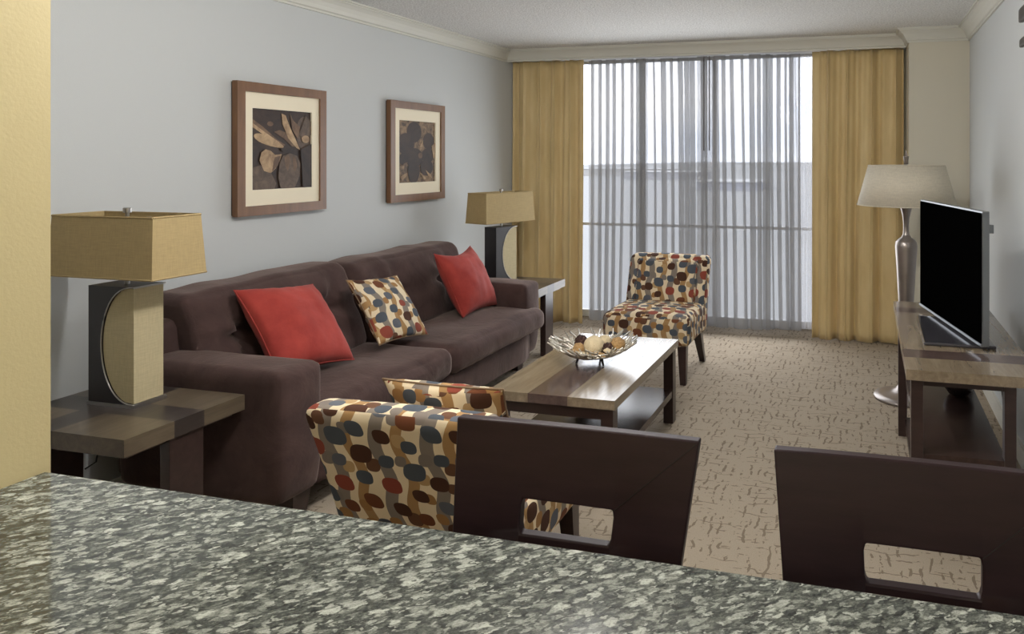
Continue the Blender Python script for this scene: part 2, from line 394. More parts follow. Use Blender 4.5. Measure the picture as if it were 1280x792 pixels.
crown_prof = [(0, 0), (0, -.10), (.012, -.10), (.012, -.088), (.022, -.082), (.03, -.062), (.044, -.04), (.062, -.024), (.072, -.018), (.072, -.010), (.085, -.010), (.085, 0)]
def crown(name, kind, a, b_, base):
    bm = BM()
    if kind == 'L': pts = [(base + p, ZC + q) for p, q in crown_prof]; prism(bm, pts, 1, a, b_)
    elif kind == 'R': pts = [(base - p, ZC + q) for p, q in crown_prof]; prism(bm, pts, 1, a, b_)
    else: pts = [(base - p, ZC + q) for p, q in crown_prof]; prism(bm, pts, 0, a, b_)
    return struct(name, bm, CROWN)
crown('trim_1', 'L', YN, 6.0, XL); crown('trim_2', 'R', YN, 5.75, XR); crown('trim_3', 'B', XL, .305, 6.0); 
def crown_corner():   # column cornice with a mitred outside corner and a short return
    bm = BM(); n = len(crown_prof)
    A = [bm.verts.new((.305 - p, 5.99, ZC + q)) for p, q in crown_prof]; B = [bm.verts.new((.305 - p, 5.75 - p, ZC + q)) for p, q in crown_prof]; C = [bm.verts.new((XR, 5.75 - p, ZC + q)) for p, q in crown_prof]
    for U, V in ((A, B), (B, C)):
        for i in range(n): bm.faces.new((U[i], U[(i + 1) % n], V[(i + 1) % n], V[i]))
    bm.faces.new(A); bm.faces.new(C[::-1]); struct('trim_4', bm, CROWN)
crown_corner()
struct('baseboard_left', bx(BM(), XL, XL + .014, YN, 6.3, 0, .10), TRIM)
struct('baseboard_right', bx(BM(), XR - .014, XR, YN, 5.75, 0, .10), TRIM)
struct('baseboard_column', bx(BM(), .305, XR - .014, 5.736, 5.75, 0, .10), TRIM)
# window wall: sliding aluminium window with a mid rail
win = BM()
for x in (WX0, -1.32, WX1 - .03): bx(win, x, x + .03, YB + .02, YB + .08, 0.02, WZ1)
for z0, z1 in ((0, .06), (.845, .87), (WZ1 - .04, WZ1)): bx(win, WX0, WX1, YB + .025, YB + .075, z0, z1)
wo = struct('window_1', win, ALU)
obj('pane', bx(BM(), WX0 + .03, -1.30, YB + .045, YB + .05, .05, WZ1 - .03), GLASS, wo)
obj('pane', bx(BM(), -1.30, WX1 - .03, YB + .045, YB + .05, .05, WZ1 - .03), GLASS, wo)
# outdoors
b = BM(); bx(b, -900, 900, 9, 4000, -22.2, -22); struct('ground_outside', b, LANDM)
gb = ROOFM
WL = ['%s of the four low buildings on the distant skyline' % q for q in ('leftmost', 'second from the left', 'third from the left', 'rightmost')]
for i, (x, y, wx, h) in enumerate([(-300, 900, 120, 9), (-210, 760, 90, 8), (-95, 520, 46, 6), (-160, 1300, 150, 14)]):
    o = thing('warehouse', WL[i], 'building', (x, y, -22), 0, 'low buildings on the far skyline')
    obj('wall', bx(BM(), -wx / 2, wx / 2, 0, 60, 0, h), plain('far_wall', srgb(170 - 8 * (i % 3), 168 - 6 * (i % 3), 165), .9) if i < 3 else gb, o)
    obj('roof', bx(BM(), -wx / 2 - 1, wx / 2 + 1, -1, 61, h, h + .6), gb, o)

# ------------------------------------------------------------------ curtains
def curtain(name, x0, x1, y, z0, z1, pitch, amp, mat, over=.0, phase=0, seed=0, nz=36, flare=None, step=6, thick=0, pleat=False):
    bm = BM(); W = x1 - x0; n = int(W / pitch * step * 2.2) ; rows = []
    for j in range(nz + 1):
        t = j / nz; z = z0 + (z1 - z0) * t; row = []
        for i in range(n + 1):
            s = i / n; x = x0 + W * s
            k = x + .018 * math.sin(2.1 * t + seed) * math.sin(s * PI) + (.07 if pleat else .05) * noise.noise(Vector((s * 5, seed * 3.1, 0)))
            ph = 2 * PI * k / pitch + phase
            A = amp * (.75 + .5 * noise.noise(Vector((x * 4, seed, t * .8))))
            yy = y + A * math.sin(ph)
            if pleat: yy = y + .03 - 1.5 * A * (.5 + .5 * math.sin(ph)) ** (1.3 + 2.4 * t * t) - .5 * A * (.5 + .5 * math.sin(2 * ph + 2.2 + 2 * noise.noise(Vector((x * 3, seed, 2))))) ** 4 + .012 * noise.noise(Vector((x * 9, t * 1.5, seed)))
            xx = x + over * pitch * math.sin(2 * ph)
            if flare: xx += flare(s, t)
            row.append(bm.verts.new((xx, yy, z)))
        rows.append(row)
    for a, b_ in zip(rows, rows[1:]):
        for i in range(n): bm.faces.new((a[i], a[i + 1], b_[i + 1], b_[i]))
    o = obj(name, bm, mat, smooth=True, fixn=False)
    if thick:
        m = o.modifiers.new('thickness', 'SOLIDIFY'); m.thickness = thick
    return o
tag(curtain('drape', XL + .02, -2.405, 6.10, .015, 2.332, .150, .075, DRAPE, .05, seed=1, step=12, thick=.003, pleat=True), 'gold floor-length pleated drape on the left of the window behind the end table', 'curtain', 'gold drapes')
tag(curtain('drape', -.43, .29, 6.10, .01, 2.332, .172, .07, DRAPE, .05, phase=1, seed=2, step=12, thick=.003, pleat=True), 'gold floor-length pleated drape on the right of the window behind the floor lamp', 'curtain', 'gold drapes')
def lean(am): return lambda s, t: am * (1 - t) * 0 + am * max(0, t - .55) * max(0, s - .7) * 2
g = 'grey sheer curtains across the window'
def shc(x0, x1, y, pitch, seed, label, mat=None, over=-.245, phase=0, grp=g, amp=.026):
    tag(curtain('sheer_curtain', x0, x1, y, .03, 2.335, pitch, amp, mat or SHEER, over, seed=seed, phase=phase, step=14), label, 'curtain', grp)
shc(-2.40, -1.86, 6.19, .135, 3, 'translucent grey sheer curtain panel next to the left gold drape')
shc(-1.93, -1.30, 6.25, .15, 4, 'translucent grey sheer curtain panel behind the patterned armchair left of the hanging wands', phase=1)
shc(-1.37, -.78, 6.19, .14, 5, 'translucent grey sheer curtain panel right of the two hanging wands', phase=2)
shc(-.84, -.52, 6.25, .11, 6, 'narrow bunched grey sheer curtain panel near the right gold drape')
shc(-.62, -.38, 6.31, .12, 8, 'bright white sheer strip right beside the right gold drape', SHEERW, grp=None, amp=.015)
for x, lb in ((-1.335, 'left of the two thin dark curtain wands hanging on the sheers'), (-1.287, 'right of the two thin dark curtain wands hanging on the sheers')):
    tag(obj('curtain_wand', tube(BM(), [(x, 6.155, 2.33), (x, 6.155, 1.53)], .005), plain('wand_grey', srgb(90, 86, 84), .5)), lb, 'curtain wand', 'curtain wands')
tag(obj('curtain_rail', bx(BM(), XL, .30, 6.06, 6.32, 2.345, 2.37), WHITEP), 'white curtain rail tucked behind the cornice above the window', 'curtain rail')

# ------------------------------------------------------------------ counter
ct = thing('kitchen_counter', 'speckled grey granite bar counter in the foreground', 'counter', (0, 0, 0))
b = BM(); bx(b, -1.418, XR - .002, .30, .990, .872, .91)
obj('countertop', b, GRANITE, ct, bevel=.004)
obj('base_panel', bx(BM(), -1.418, XR - .002, .40, .68, 0, .872), ESP, ct)

# ------------------------------------------------------------------ counter stools
def make_stool(label, loc):
    t = thing('counter_stool', label, 'stool', loc, 0, 'counter stools')
    W = .232  # half width at the top
    def pt(x, z): # backrest leans away from the counter
        k = (z - .64) / .345
        hw = .195 + (W - .195) * k
        return hw
    bm = BM()
    zs = [.63, .72, .807, .818, .851, .862, .93, .985]
    xs = [-1, -.44, -.40, .40, .44, 1]
    T = .022
    grid = {}
    def Y(z, x): return -.055 + .095 * (z - .63) / .355 * 1.0 + .006 * (1 - x * x) * 1.0
    def topz(x, z): return z + (.0) 
    for i, x in enumerate([-1, -.70, -.40, -.385, 0, .385, .40, .70, 1]):
        for j, z in enumerate(zs):
            for s in (0, 1):
                grid[i, j, s] = bm.verts.new((x * pt(x, z), Y(z, x) + s * T, z))
    NI, NJ = 9, len(zs)
    def hole(i, j): return (2 <= i <= 5) and (2 <= j <= 4) and not ((i in (2, 5)) and False)
    for i in range(NI - 1):
        for j in range(NJ - 1):
            if i in (2, 5) and j in (2, 4):   # rounded slot corners
                ci, cj = (i if i == 2 else i + 1), (j if j == 2 else j + 1)
                oi, oj = (i + 1 if i == 2 else i), (j + 1 if j == 2 else j)
                for s in (0, 1): bm.faces.new([grid[ci, cj, s], grid[oi, cj, s], grid[ci, oj, s]])
                bm.faces.new([grid[oi, cj, 0], grid[ci, oj, 0], grid[ci, oj, 1], grid[oi, cj, 1]])
                continue
            if hole(i, j): continue
            for s in (0, 1): bm.faces.new([grid[i, j, s], grid[i + 1, j, s], grid[i + 1, j + 1, s], grid[i, j + 1, s]])
            for (di, dj, e) in ((-1, 0, ((0, 0), (0, 1))), (1, 0, ((1, 0), (1, 1))), (0, -1, ((0, 0), (1, 0))), (0, 1, ((0, 1), (1, 1)))):
                ii, jj = i + di, j + dj
                if ii < 0 or jj < 0 or ii >= NI - 1 or jj >= NJ - 1 or (hole(ii, jj) and not (ii in (2, 5) and jj in (2, 4))):
                    (a, b_), (c, d) = e
                    bm.faces.new([grid[i + a, j + b_, 0], grid[i + c, j + d, 0], grid[i + c, j + d, 1], grid[i + a, j + b_, 1]])
    bk = obj('backrest', bm, STOOLW, t, bevel=.0035, smooth='auto')
    # fine mitre joint line scored on the face of the backrest
    P0 = (.40 * pt(0, .862), .862); P1 = (1 * pt(0, .985) - .004, .981)
    bm = BM(); a, c = Vector((P0[0], Y(.862, .4) - .0006, P0[1])), Vector((P1[0], Y(.981, 1) - .0006, P1[1]))
    tube(bm, [a, c], .0008, 5); obj('mitre_joint', bm, plain('joint_dark', srgb(14, 10, 10), .7), bk)
    bm = BM(); softbox(bm, -.205, .205, -.46, -.06, .60, .65, .02, (0, 0, .015), 8); obj('seat', bm, plain('stool_seat_vinyl', srgb(60, 48, 42), .5), t, smooth=True)
    obj('seat_frame', bx(BM(), -.19, .19, -.44, -.055, .565, .602), STOOLW, t)
    for sx in (-1, 1):
        for y0, y1 in ((-.42, -.45), (-.075, -.02)):
            bm = BM(); x = sx * .175
            v = [(x - .017, y0 - .017), (x + .017, y0 - .017), (x + .017, y0 + .017), (x - .017, y0 + .017)]
            A = [bm.verts.new((p, q, .60)) for p, q in v]; B = [bm.verts.new((p + sx * .012, q + y1 - y0, 0)) for p, q in v]
            bm.faces.new(A); bm.faces.new(B[::-1])
            for k in range(4): bm.faces.new((A[k], A[(k + 1) % 4], B[(k + 1) % 4], B[k]))
            obj('leg', bm, STOOLW, t)
    obj('stretcher', bx(BM(), -.17, .17, -.444, -.424, .19, .22), STOOLW, t)
    obj('stretcher', bx(BM(), -.17, .17, -.05, -.035, .26, .29), STOOLW, t)
    for sx in (-1, 1): obj('stretcher', bx(BM(), sx * .183 - .01, sx * .183 + .01, -.43, -.05, .22, .245), STOOLW, t)
    return t
make_stool('dark wood counter stool, its slotted backrest in front of the patterned armchair', (-.508, 1.195, 0))
make_stool('dark wood counter stool, its slotted backrest in front of the media console', (.083, 1.195, 0))

# ------------------------------------------------------------------ sofa
sf = thing('sofa', 'long dark brown suede sofa against the left wall', 'sofa', (0, 0, 0))
SY0, SY1 = 2.36, 4.83
def armdef(sgn):
    def f(p, q):
        # flares outward toward the top front, lower front tucks under
        return p
    return f
for (y0, y1, nm) in ((SY0, SY0 + .235, 0), (SY1 - .235, SY1, 1)):
    def dfm(p, q, y0=y0, y1=y1, nm=nm):
        k = max(0, (.30 - p.z)) / .3
        p.x -= .06 * k * k if p.x > -2.5 else 0
        out_ = -1 if nm == 0 else 1
        if (q.y * out_) > 0: p.y -= out_ * .02 * k
        return p
    bm = BM(); softbox(bm, -3.0, -2.175 - .06 * nm, y0, y1, .11, .635 - .03 * nm, .032, (.012, .012, .012), 16, .004, dfm, nm)
    obj('armrest', bm, SUEDE, sf, smooth=True)
bm = BM(); softbox(bm, -3.06, -2.86, SY0 + .04, SY1 - .04, .11, .78, .05, (0, 0, 0), 12); obj('back_frame', bm, SUEDE, sf, smooth=True)
bm = BM(); softbox(bm, -2.95, -2.19, SY0 + .22, SY1 - .22, .10, .30, .04, (.012, 0, 0), 14, .006); obj('base', bm, SUEDE, sf, smooth=True)
MID = 3.56
def seatdef(p, q):
    p.z += .014 * math.sin(p.y * 9) * max(0, q.z) * .4
    if q.x > .55: p += Vector((.006, 0, 0)) * noise.noise(Vector((p.y * 26, p.z * 7, 0))) + Vector((.004, 0, 0)) * math.sin(p.y * 75 + p.z * 20) * .4
    return p
bm = BM(); softbox(bm, -2.72, -2.15, SY0 + .24, MID, .285, .445, .055, (.025, 0, .022), 26, .008, seatdef, 2); obj('seat_cushion', bm, SUEDE, sf, smooth=True)
def seatdef2(p, q):
    p = seatdef(p, q)
    if p.y > SY1 - .30 and p.x < -2.24: p.y = min(p.y, SY1 - .235)   # the cushion wraps in front of the far arm
    return p
bm = BM(); softbox(bm, -2.72, -2.15, MID + .004, SY1 - .085, .285, .445, .055, (.025, 0, .022), 26, .008, seatdef2, 5); obj('seat_cushion', bm, SUEDE, sf, smooth=True)
def backdef(yc0, yc1):
    tufts = [(yc0 + (yc1 - yc0) * .24, .665), (yc0 + (yc1 - yc0) * .76, .665)]
    def f(p, q):
        t = (p.z - .42) / .46
        p.x -= .17 * t            # leans back
        e = q.y if (q.y < 0) == (yc0 < 3) else 0
        p.y += e * (.07 * t - .05)
        if q.x > 0:
            for ty, tz in tufts:
                dy, dz = p.y - ty, p.z - tz; d2 = dy * dy + dz * dz
                ang = math.atan2(dz, dy)
                p.x -= .075 * math.exp(-d2 / .004) + .045 * math.exp(-d2 / .022) * (.5 + .5 * math.cos(ang * 6))
            p.x -= .012 * math.exp(-(p.z - .665) ** 2 / .0016)
        p.z += .012 * noise.noise(Vector((p.y * 4, 3, 0))) * max(0, q.z)
        return p
    return f
for k, (a, c) in enumerate(((SY0 + .17, MID - .015), (MID - .005, SY1 - .14))):
    bm = BM(); softbox(bm, -2.89 + .0, -2.64, a, c, .43, .885 - .012 * k, .055, (.05, .008, .006), 34, .01, backdef(a, c), k + 7); obj('back_cushion', bm, SUEDE, sf, smooth=True)
for x, y in ((-2.26, SY0 + .155), (-2.36, SY1 - .13), (-2.95, SY0 + .13), (-2.95, SY1 - .13)):
    bm = BM(); A = [bm.verts.new((x + i * .05, y + j * .05, .13)) for i, j in ((-1, -1), (1, -1), (1, 1), (-1, 1))]; B = [bm.verts.new((x + i * .036, y + j * .036, 0)) for i, j in ((-1, -1), (1, -1), (1, 1), (-1, 1))]
    bm.faces.new(A); bm.faces.new(B[::-1])
    for k in range(4): bm.faces.new((A[k], A[(k + 1) % 4], B[(k + 1) % 4], B[k]))
    obj('foot', bm, ESP, sf)

# ------------------------------------------------------------------ pillows
PIPE = plain('brown_piping', srgb(120, 98, 74), .8)
def pillow(label, loc, rot, S, T, mat, seed=0, group=None, sag=0.0):
    t = thing('throw_pillow', label, 'pillow', loc, 0, group); t.rotation_euler = rot
    bm = BM(); n = 26; top = {}; bot = {}
    for i in range(n + 1):
        for j in range(n + 1):
            u = -1 + 2 * i / n; v = -1 + 2 * j / n
            u = math.copysign(1 - (1 - abs(u)) ** 1.3, u); v = math.copysign(1 - (1 - abs(v)) ** 1.3, v)
            x = u * (1 - .085 * (1 - v * v) * abs(u) ** 2 - 0) * S / 2; y = v * (1 - .085 * (1 - u * u) * abs(v) ** 2) * S / 2
            h = T / 2 * ((1 - u * u) * (1 - v * v)) ** .42
            h *= 1 + .12 * noise.noise(Vector((u * 1.6 + seed, v * 1.6, 0)))
            wr = .006 * noise.noise(Vector((u * 5 + seed, v * 5, 1))) * (1 - (u * v) ** 2)
            y -= sag * (1 - u * u) * max(0, v)
            edge = (i in (0, n)) or (j in (0, n))
            top[i, j] = bm.verts.new((x, y, h + wr if not edge else 0)); bot[i, j] = top[i, j] if edge else bm.verts.new((x, y, -h + wr))
    for i in range(n):
        for j in range(n):
            bm.faces.new((top[i, j], top[i + 1, j], top[i + 1, j + 1], top[i, j + 1]))
            q = (bot[i, j], bot[i, j + 1], bot[i + 1, j + 1], bot[i + 1, j])
            try: bm.faces.new(q)
            except ValueError: pass
    cover = obj('cover', bm, mat, t, smooth=True, uv=True)
    pts = []
    N = 80
    bm = BM(); ring = [(top[i, 0]) if 0 else None for i in ()]
    for k in range(N + 1):
        a = (k % N) / N * 4; s_, f = int(a), a - int(a); c = -1 + 2 * f
        u, v = [(c, -1), (1, c), (-c, 1), (-1, -c)][s_ % 4]
        x = u * (1 - .085 * (1 - v * v)) * S / 2; y = v * (1 - .085 * (1 - u * u)) * S / 2 - sag * (1 - u * u) * max(0, v)
        pts.append((x, y, 0))
    tube(bm, pts, .0035, 6); obj('piping', bm, PIPE if mat is RETRO else mat, cover, smooth=True)
    return t
def face_rot(tiltx, ry, rz): return Euler((tiltx, ry, rz), 'XYZ')
pillow('red throw pillow on the near half of the sofa', (-2.585, 2.905, .678), (R(50), .10, 1.50), .455, .19, RED, 1, 'red throw pillows')
pillow('red throw pillow on the far end of the sofa', (-2.535, 4.35, .668), (1.09, 0, 1.57), .44, .19, RED, 4, 'red throw pillows', sag=.03)
pillow('small oval-patterned throw pillow in the middle of the sofa', (-2.53, 3.52, .645), (.93, .087, 1.5), .40, .12, RETRO, 8)
pillow('oval-patterned throw pillow leaning inside the near armchair', (-1.27, 2.13, .585), (R(62), 0, R(180)), .42, .12, RETRO, 12, sag=-.01)

# ------------------------------------------------------------------ slipper chairs
def make_armchair(label, loc, rz, w=.60):
    t = thing('slipper_chair', label, 'armchair', loc, rz, 'patterned armless chairs')
    H = w / 2
    bm = BM(); softbox(bm, -H, H, -.31, .22, .24, .445, .045, (0, .012, .02), 18, .004); obj('seat', bm, RETRO, t, smooth=True, uv=True)
    def bd(p, q):
        k = (p.z - .24) / .52
        p.y += .17 * k + .03 * k * k
        return p
    bm = BM(); softbox(bm, -H, H, .12, .25, .235, .755, .04, (0, .006, .006), 18, .003, bd); obj('backrest', bm, RETRO, t, smooth=True, uv=True)
    def bd2(p, q):
        p = bd(p, q); return p
    bm = BM(); softbox(bm, -H + .075, H - .075, .085, .15, .43, .735, .03, (0, .02, 0), 14, .003, bd2); obj('back_pad', bm, RETRO, t, smooth=True, uv=True)
    for x, y, dy, dx in ((-1, -.25, -.02, 0), (1, -.25, -.02, 0), (-1, .17, .14, 0), (1, .17, .14, 0)):
        bm = BM(); xx = x * (H - .055)
        A = [bm.verts.new((xx + i * .03, y + j * .032, .26)) for i, j in ((-1, -1), (1, -1), (1, 1), (-1, 1))]; B = [bm.verts.new((xx + i * .019 + x * .01, y + dy + j * .02, 0)) for i, j in ((-1, -1), (1, -1), (1, 1), (-1, 1))]
        bm.faces.new(A); bm.faces.new(B[::-1])
        for k in range(4): bm.faces.new((A[k], A[(k + 1) % 4], B[(k + 1) % 4], B[k]))
        obj('leg', bm, ESP, t)
    return t
make_armchair('armless oval-patterned armchair by the window facing the room', (-1.40, 4.93, 0), 0)
make_armchair('armless oval-patterned armchair seen from behind between sofa and counter stool', (-1.28, 2.22, 0), PI)

# ------------------------------------------------------------------ coffee table
cf = thing('coffee_table', 'dark coffee table with banded tan top and lower shelf', 'coffee table', (-1.313, 3.485, 0))
X0, X1, Y0, Y1 = -.293, .293, -.545, .545
bands = ((X0, -.105, TANTOP), (-.105, .08, DARKTOP), (.08, X1, TANTOP))
bm = BM()
for k, (a, c, m) in enumerate(bands): bx(bm, a, c, Y0, Y1, .41, .45, 1 if k == 1 else 0)
obj('tabletop', bm, [TANTOP, DARKTOP], cf)
bm = BM()
bx(bm, X0 + .02, X1 - .02, Y0 + .015, Y0 + .035, .36, .41); bx(bm, X0 + .02, X1 - .02, Y1 - .035, Y1 - .015, .36, .41)
bx(bm, X0 + .015, X0 + .035, Y0 + .02, Y1 - .02, .36, .41)
obj('apron', bm, ESP, cf)
for x in (X0 + .012, X1 - .067):
    for y in (Y0 + .012, Y1 - .075): obj('leg', bx(BM(), x, x + .055, y, y + .063, 0, .41), ESP, cf, bevel=.002)
obj('shelf', bx(BM(), X0 + .015, X1 - .015, Y0 + .05, Y1 - .05, .15, .185), ESPY, cf)

# ------------------------------------------------------------------ bowl of potpourri
BXX, BYY = -1.312, 3.46
bw = thing('branch_bowl', 'silver metal twig bowl standing on the coffee table', 'bowl', (BXX, BYY, .45))
bm = BM(); rnd = random.Random(3)
def bowlp(a, k):  # k 0 centre .. 1 rim
    r = .21 * k; return Vector((r * math.cos(a), r * math.sin(a), (.030 + .075 * k ** 2.1)))
for i in range(46):
    a = 2 * PI * i / 46 + rnd.uniform(-.06, .06); k = rnd.uniform(.15, .45); pts = [bowlp(a, k)]
    steps = rnd.randint(3, 5); da = rnd.choice((-1, 1)) * rnd.uniform(.06, .16)
    for s in range(steps):
        k += (rnd.uniform(.9, 1.1) - k) / (steps - s); a += da * rnd.uniform(.3, 1.3); pts.append(bowlp(a, k) + Vector((0, 0, rnd.uniform(-.004, .004))))
    tube(bm, pts, [.0056 - .002 * q / len(pts) for q in range(len(pts))], 6)
    # side twig
    m = len(pts) // 2; a2 = a + rnd.choice((-1, 1)) * .22
    tube(bm, [pts[m], bowlp(a2, min(1.05, k)) + Vector((0, 0, .012))], [.0045, .003], 5)
for kk in (.35, .6, .82):
    pts = [bowlp(2 * PI * i / 40, kk + .03 * math.sin(i * 1.7)) for i in range(41)]; tube(bm, pts, .0035, 6)
obj('twig_basket', bm, CHROME, bw, smooth=True)
obj('center_plate', lathe(BM(), [(.001, .034), (.085, .040), (.086, .044), (.001, .038)], 24, cap=False), plain('bowl_inner', srgb(60, 50, 44), .5, .6), bw, smooth=True)
for i in range(3):
    a = 2 * PI * i / 3 - .6; obj('foot', tube(BM(), [(.07 * math.cos(a), .07 * math.sin(a), .042), (.085 * math.cos(a), .085 * math.sin(a), .002)], [.007, .005], 8), plain('bowl_foot', srgb(50, 46, 46), .4, .6), bw)
def ball(name, label, x, y, z, r, mat, spikes=0, seed=0):
    bm = BM(); bmesh.ops.create_icosphere(bm, subdivisions=4, radius=r)
    for v in bm.verts:
        k = 1 + spikes * noise.noise(v.co / r * 3.2 + Vector((seed, 0, 0))) + .02 * noise.noise(v.co / r * 7)
        v.co *= k
    o = obj(name, bm, mat, smooth=True, loc=(BXX + x, BYY + y, .442 + z)); return tag(o, label, 'decorative ball' if name != 'wood_chip' else 'wood chip')
ball('decorative_ball', 'large cream woven ball in the middle of the twig bowl', .005, -.005, .092, .052, CREAMBALL, .02)
ball('decorative_ball', 'dark brown pod ball just right of the cream ball in the bowl', .078, .0, .082, .030, DKBALL, .25, 1)
ball('decorative_ball', 'tan woven ball on the right of the bowl', .118, .030, .100, .036, TANBALL, .18, 2)
ball('decorative_ball', 'dark brown pod ball at the left back of the bowl', -.085, .05, .095, .034, DKBALL, .28, 3)
ball('decorative_ball', 'small tan ball just left of the cream ball in the bowl', -.065, -.03, .080, .030, TANBALL, .15, 4)
ball('decorative_ball', 'pale ball behind the cream ball in the bowl', .03, .085, .095, .034, CREAMBALL, .05, 5)
for i, (x, y, z, a, l) in enumerate([(-.02, -.095, .075, .5, .055), (.055, -.085, .072, .2, .07), (.105, -.055, .085, -.5, .06), (-.075, -.085, .08, 1.3, .05), (.02, -.06, .055, .9, .05)]):
    bm = BM(); softbox(bm, -l / 2, l / 2, -.016, .016, -.006, .006, .006, (0, 0, .004), 5, .008, None, i)
    lb = ['pale curled wood chip at the front left of the bowl', 'long pale wood chip at the front of the bowl below the cream ball', 'tan wood chip at the front right of the bowl', 'tan wood chip at the left front rim of the bowl', 'small brown wood chip tucked under the cream ball'][i]
    tag(obj('wood_chip', bm, TANBALL if i % 2 else CREAMBALL, smooth=True, loc=(BXX + x, BYY + y, .442 + z), rot=(.3, .2, a)), lb, 'wood chip', 'wood chips in the bowl')

# ------------------------------------------------------------------ end tables
def end_table(label, cx, cy, h, W=.64, D=.54):
    t = thing('end_table', label, 'end table', (cx, cy, 0), 0, 'end tables beside the sofa')
    a, c = -W / 2, W / 2; d, e = -D / 2, D / 2; bw_ = .06; m1, m2 = -.05, .075
    bm = BM()
    xs = [a, m1 - bw_ / 1, m1 + bw_, c]; ys = [d, -bw_, bw_, e]
    for i in range(3):
        for j in range(3): bx(bm, xs[i], xs[i + 1], ys[j], ys[j + 1], h - .058, h, 1 if (i == 1 or j == 1) else 0)
    obj('tabletop', bm, [TANEND, DARKEND], t)
    obj('under_frame', bx(BM(), a + .03, c - .03, d + .03, e - .03, h - .075, h - .058), ESP, t)
    obj('leg', bx(BM(), c - .055, c - .012, -.068, .068, 0, h - .058), ESP, t, bevel=.002)
    obj('leg', bx(BM(), a + .012, a + .055, -.068, .068, 0, h - .058), ESP, t, bevel=.002)
    return t
end_table('square end table with crossed dark bands beside the near sofa arm', -2.635, 2.093, .558, .64, .48)
end_table('square end table with crossed dark bands at the far sofa arm by the drape', -2.60, 5.12, .522, .64, .54)

# ------------------------------------------------------------------ table lamps
def table_lamp(label, loc, rz, HZ=.44, BWd=.215, SW=.50):
    t = thing('table_lamp', label, 'lamp', loc, rz, 'matching table lamps')
    BD = .125; a = BWd / 2; d = BD / 2
    obj('base_plate', bx(BM(), -a - .004, a + .004, -d - .004, d + .004, 0, .012), SILVER, t)
    # outer dark shell with a curved cut; inner fabric body
    z0, z1 = .012, HZ
    def arc(n=24, off=0):
        pts = []
        for i in range(n + 1):
            th = PI * i / n; z = (z0 + z1) / 2 - (z1 - z0) / 2 * (1 - off * .02) * math.cos(th) ; x = a - (BWd * .72 - off * .004) * math.sin(th) ** .85
            pts.append((x, z))
        return pts
    A = arc()
    outline = [(-a, z0)] + A + [(-a, z1)]
    bm = BM(); prism(bm, outline, 1, -d, d); shell = obj('lacquer_shell', bm, DARKBOX, t)
    bm = BM(); inner = [(min(a - .004, x + .005), z) for x, z in A]
    inner = [(a - .004, z0 + .004)] + [(x + .006, max(z0 + .006, min(z1 - .006, z))) for x, z in A[1:-1] if x + .006 < a - .006] + [(a - .004, z1 - .004)]
    prism(bm, inner, 1, -d + .004, d - .004); obj('fabric_body', bm, LINENL, t)
    for s in (-1, 1):
        bm = BM(); tube(bm, [(x + .002, s * (d + .001), z) for x, z in A], .0025, 6); obj('silver_trim', bm, SILVER, shell, smooth=True)
    for z in (z0 + .002, z1 - .002):
        obj('silver_trim', bx(BM(), a - .002, a + .002, -d, d, z - .003, z + .003), SILVER, shell)
    obj('stem', lathe(BM(), [(.009, HZ), (.009, HZ + .19)], 16), SILVER, t)
    zb, zt = HZ + .035, HZ + .262
    sx, sy = SW / 2, .112; sx2, sy2 = sx - .012, sy - .014
    bm = BM()
    o0 = [(-sx, -sy, zb), (sx, -sy, zb), (sx, sy, zb), (-sx, sy, zb)]; o1 = [(-sx2, -sy2, zt), (sx2, -sy2, zt), (sx2, sy2, zt), (-sx2, sy2, zt)]
    A_ = [bm.verts.new(p) for p in o0]; B_ = [bm.verts.new(p) for p in o1]
    for k in range(4): bm.faces.new((A_[k], A_[(k + 1) % 4], B_[(k + 1) % 4], B_[k]))
    sh = obj('lamp_shade', bm, LINEN, t); m = sh.modifiers.new('t', 'SOLIDIFY'); m.thickness = .003
    bm = BM()
    for ring in (o0, o1):
        dz = .004 if ring is o0 else -.004
        for k in range(4):
            p, q = Vector(ring[k]), Vector(ring[(k + 1) % 4]); p = p + Vector((0, 0, dz)); q = q + Vector((0, 0, dz)); tube(bm, [p * 1.0, q * 1.0], .0035, 5)
    obj('shade_trim', bm, LINEN, sh)
    bm = BM(); tube(bm, [(-sx2, 0, zt - .02), (sx2, 0, zt - .02)], .003, 6); tube(bm, [(0, -sy2, zt - .02), (0, sy2, zt - .02)], .003, 6); obj('harp', bm, SILVER, t)
    obj('finial', lathe(BM(), [(.007, zt - .03), (.007, zt + .004), (.014, zt + .005), (.014, zt + .022), (.011, zt + .024)], 18), SILVER, t, smooth='auto')
    obj('bulb', lathe(BM(), [(.004, HZ + .10), (.012, HZ + .11), (.026, HZ + .16), (.028, HZ + .175), (.02, HZ + .195), (.004, HZ + .203)], 20), WHITEP, t, smooth=True)
    return t
table_lamp('square table lamp with beige shade on the near end table', (-2.677, 2.155, .558), 0)
table_lamp('square table lamp with beige shade on the far end table by the drape', (-2.69, 5.12, .522), R(71), HZ=.425)
tag(obj('lamp_cord', tube(BM(), [(-2.76, 2.22, .562), (-2.84, 2.26, .562), (-2.92, 2.30, .564), (-3.0, 2.335, .568), (-3.03, 2.345, .55), (-3.04, 2.35, .40), (-3.06, 2.33, .22), (-3.08, 2.30, .2)], .0035, 6), BLACK, smooth=True), 'black lamp cord running off the back of the near end table', 'cord')
tag(obj('power_cord', tube(BM(), [(-3.02, 1.80, .45), (-2.90, 1.86, .36), (-2.93, 1.92, .2), (-3.0, 1.95, .08), (-3.05, 1.98, .01)], .004, 6), BLACK, smooth=True), 'black power cord hanging beneath the near end table', 'cord')

